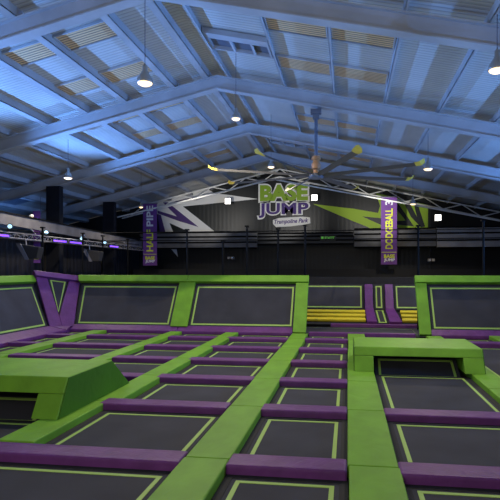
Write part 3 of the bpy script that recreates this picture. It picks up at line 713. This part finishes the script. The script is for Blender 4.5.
pendant(-3.08, 13.86, 6.1, .13, 'warm pendant lamp under the ridge in the middle of the roof', PP)
pendant(-10.25, 17.62, 5.3, .16, 'warm pendant lamp on a thin cable beside the near column', PP)
pendant(2.67, 17.7, 5.3, .16, 'warm pendant lamp at the tip of the right fan blade', PP)
pendant(2.66, 9.63, 5.5, .16, 'warm pendant lamp cut by the right picture edge', PP)
pendant(-2.96, 19.58, 5.9, .14, 'warm pendant lamp just above the wall logo, left of fan hub', PP*.2)
pendant(3.02, 24.59, 5.0, .15, 'warm pendant lamp above the lime mural right of the banner', PP*.6)
pendant(-10.09, 23.95, 5.0, .1, 'small warm pendant lamp beside the top of the left banner', PP*.5)
pendant(-15.2, 23.6, 4.15, .08, 'small warm pendant lamp left of the near column', 20)
for i, (u, v) in enumerate(((228.5,201.5),(314.6,198),(437.5,218))):
    x, z = wallpt(u, v, 30.9)
    t = empty('flood_light', (x, 30.7, z), ('square white flood light between left banner and wall logo','square white flood light just right of the wall logo','square white flood light on the black wall at right')[i], 'lamp', 'square wall flood lights')
    b = bmesh.new(); box(b, -.2, .2, .03, .1, -.2, .2); bm_obj('casing', b, 'grille', t)
    b = bmesh.new(); box(b, -.17, .17, .0, .028, -.17, .17); bm_obj('lens', b, 'flood', t)
    b = bmesh.new(); box(b, -.04, .04, .1, .3, -.04, .04); bm_obj('bracket', b, 'grille', t)
for x, aim in ((-8, -8.5), (-3.5, -4.0), (1.5, 2.0)):  # unseen fill spots added to brighten the logo and murals
    l = bpy.data.lights.new('wall_fill_spot', 'SPOT'); l.energy = 560; l.color = (1, .95, .88); l.spot_size = radians(62); l.spot_blend = .8; l.shadow_soft_size = .1
    o = bpy.data.objects.new('wall_fill_spot', l); C.objects.link(o); o.location = (x, 25.0, 4.7)
    o.rotation_euler = (Vector((aim, 31.2, 5.6))-Vector((x, 25.0, 4.7))).to_track_quat('-Z', 'Y').to_euler()
# two little warm lamps on the side gantry
for y, z, l in ((18.2, 3.93, 'tiny warm lamp on the left gantry rail, near the small banner'),):
    t = empty('small_lamp', (-12.1, y, z), l, 'lamp')
    b = bmesh.new(); lathe(b, [(.03,0),(.09,.03),(.09,.06),(.03,.12)], 10); bm_obj('housing', b, 'white_steel', t)
    b = bmesh.new(); lathe(b, [(.02,-.03),(.07,-.005),(.07,.0)], 10); bm_obj('lens', b, 'lens', t)

# ------------------------------------------------------------------ ceiling fan
FX, FY, FZ = -.97, 15.64, 4.78
t = empty('ceiling_fan', (FX, FY, FZ), 'giant eight-bladed ceiling fan with yellow tips hanging on a long rod', 'ceiling fan')
b = bmesh.new(); tube(b, (0,0,.3), (0,0,roof_z(FX)-FZ-.72), .05, 12); bm_obj('down_rod', b, 'fan_body', t)
b = bmesh.new(); box(b, -.16,.16,-.12,.12, roof_z(FX)-FZ-.84, roof_z(FX)-FZ-.71); box(b, -.1,.1,-.09,.09, roof_z(FX)-FZ-1.0, roof_z(FX)-FZ-.84); bm_obj('ceiling_bracket', b, 'fan_body', t, bevel=.01)
b = bmesh.new(); lathe(b, [(.06,.62),(.13,.6),(.14,.5),(.1,.46),(.11,.42),(.14,.36),(.14,.22),(.08,.18),(.1,.03),(.12,.08)][::-1], 16); bm_obj('gearbox', b, 'rust', t)
b = bmesh.new(); lathe(b, [(.05,-.1),(.2,-.08),(.24,-.03),(.24,.03),(.2,.06),(.08,.09)], 20); bm_obj('hub', b, 'fan_body', t)
RAD = 3.3
for k in range(8):
    a = radians(-113+45*k); d = Vector((cos(a), sin(a), 0)); w = Vector((-sin(a), cos(a), 0))
    b = bmesh.new()
    sec = []
    for r, cw, dz in ((.2,.05,.0),(.5,.085,.0),(RAD-.45,.085,.03),(RAD-.25,.085,.035)):
        sec.append([b.verts.new(d*r+w*(cw*c)+Vector((0,0,dz+zz))) for c, zz in ((-1,.035),(0,.05),(1,-.035),(.0,-.005))])
    for p, q_ in zip(sec, sec[1:]):
        for i in range(4): b.faces.new([p[i], p[(i+1)%4], q_[(i+1)%4], q_[i]])
    b.faces.new(sec[0][::-1]); b.faces.new(sec[-1])
    bl = bm_obj('blade', b, 'fan_blade', t)
    b = bmesh.new(); sec = []
    for r, cw, dz in ((RAD-.25,.1,.035),(RAD-.1,.13,.05),(RAD,.08,.12)):
        sec.append([b.verts.new(d*r+w*(cw*c)+Vector((0,0,dz+zz))) for c, zz in ((-1,.035),(0,.06),(1,-.035),(.0,-.01))])
    for p, q_ in zip(sec, sec[1:]):
        for i in range(4): b.faces.new([p[i], p[(i+1)%4], q_[(i+1)%4], q_[i]])
    b.faces.new(sec[0][::-1]); b.faces.new(sec[-1])
    o = bm_obj('blade_tip', b, 'fan_tip', bl); o['label'] = 'yellow winglet tip'

# ------------------------------------------------------------------ light
def area(name, loc, aim, size, energy, col, spread=180, sy=None):
    l = bpy.data.lights.new(name, 'AREA'); l.energy = energy; l.color = col; l.size = size; l.spread = radians(spread)
    if sy: l.shape = 'RECTANGLE'; l.size_y = sy
    o = bpy.data.objects.new(name, l); C.objects.link(o); o.location = loc
    o.rotation_euler = (Vector(aim)-Vector(loc)).to_track_quat('-Z', 'Y').to_euler()
    return o
BLUE = (.13, .35, 1.0)
def uplight(loc, aim, e, size=110, col=BLUE, rad=.12):
    l = bpy.data.lights.new('blue_uplight', 'SPOT'); l.energy = e; l.color = col; l.spot_size = radians(size); l.spot_blend = .7; l.shadow_soft_size = rad
    o = bpy.data.objects.new('blue_uplight', l); C.objects.link(o); o.location = loc
    o.rotation_euler = (Vector(aim)-Vector(loc)).to_track_quat('-Z', 'Y').to_euler()
for y in (7.8, 13.0, 18.2):
    uplight((-11.6, y, 3.4), (-5.5, y, 7.4), 2600)
    uplight((9.5, y, 2.6), (2.0, y, 6.8), 2600)
uplight((-14.5, 22, 3.2), (-17, 22, 4.6), 260)
area('ceiling_fill', (-4, 15, 1.95), (-4, 15, 9), 14, 200, (1, .95, .9), sy=22)  # unseen upward fill, added to lift the roof with neutral light
area('front_fill', (-2, -2.5, 3.8), (-2, 10, 0), 4, 260, (1, .93, .85))  # added soft fill behind the camera, reaches pads and box openings
wd = bpy.data.worlds.new('world'); bpy.context.scene.world = wd; wd.use_nodes = True
wd.node_tree.nodes['Background'].inputs[0].default_value = (1, .93, .86, 1); wd.node_tree.nodes['Background'].inputs[1].default_value = .12
vs = bpy.context.scene.view_settings; vs.view_transform = 'Standard'; vs.look = 'None'; vs.exposure = 0
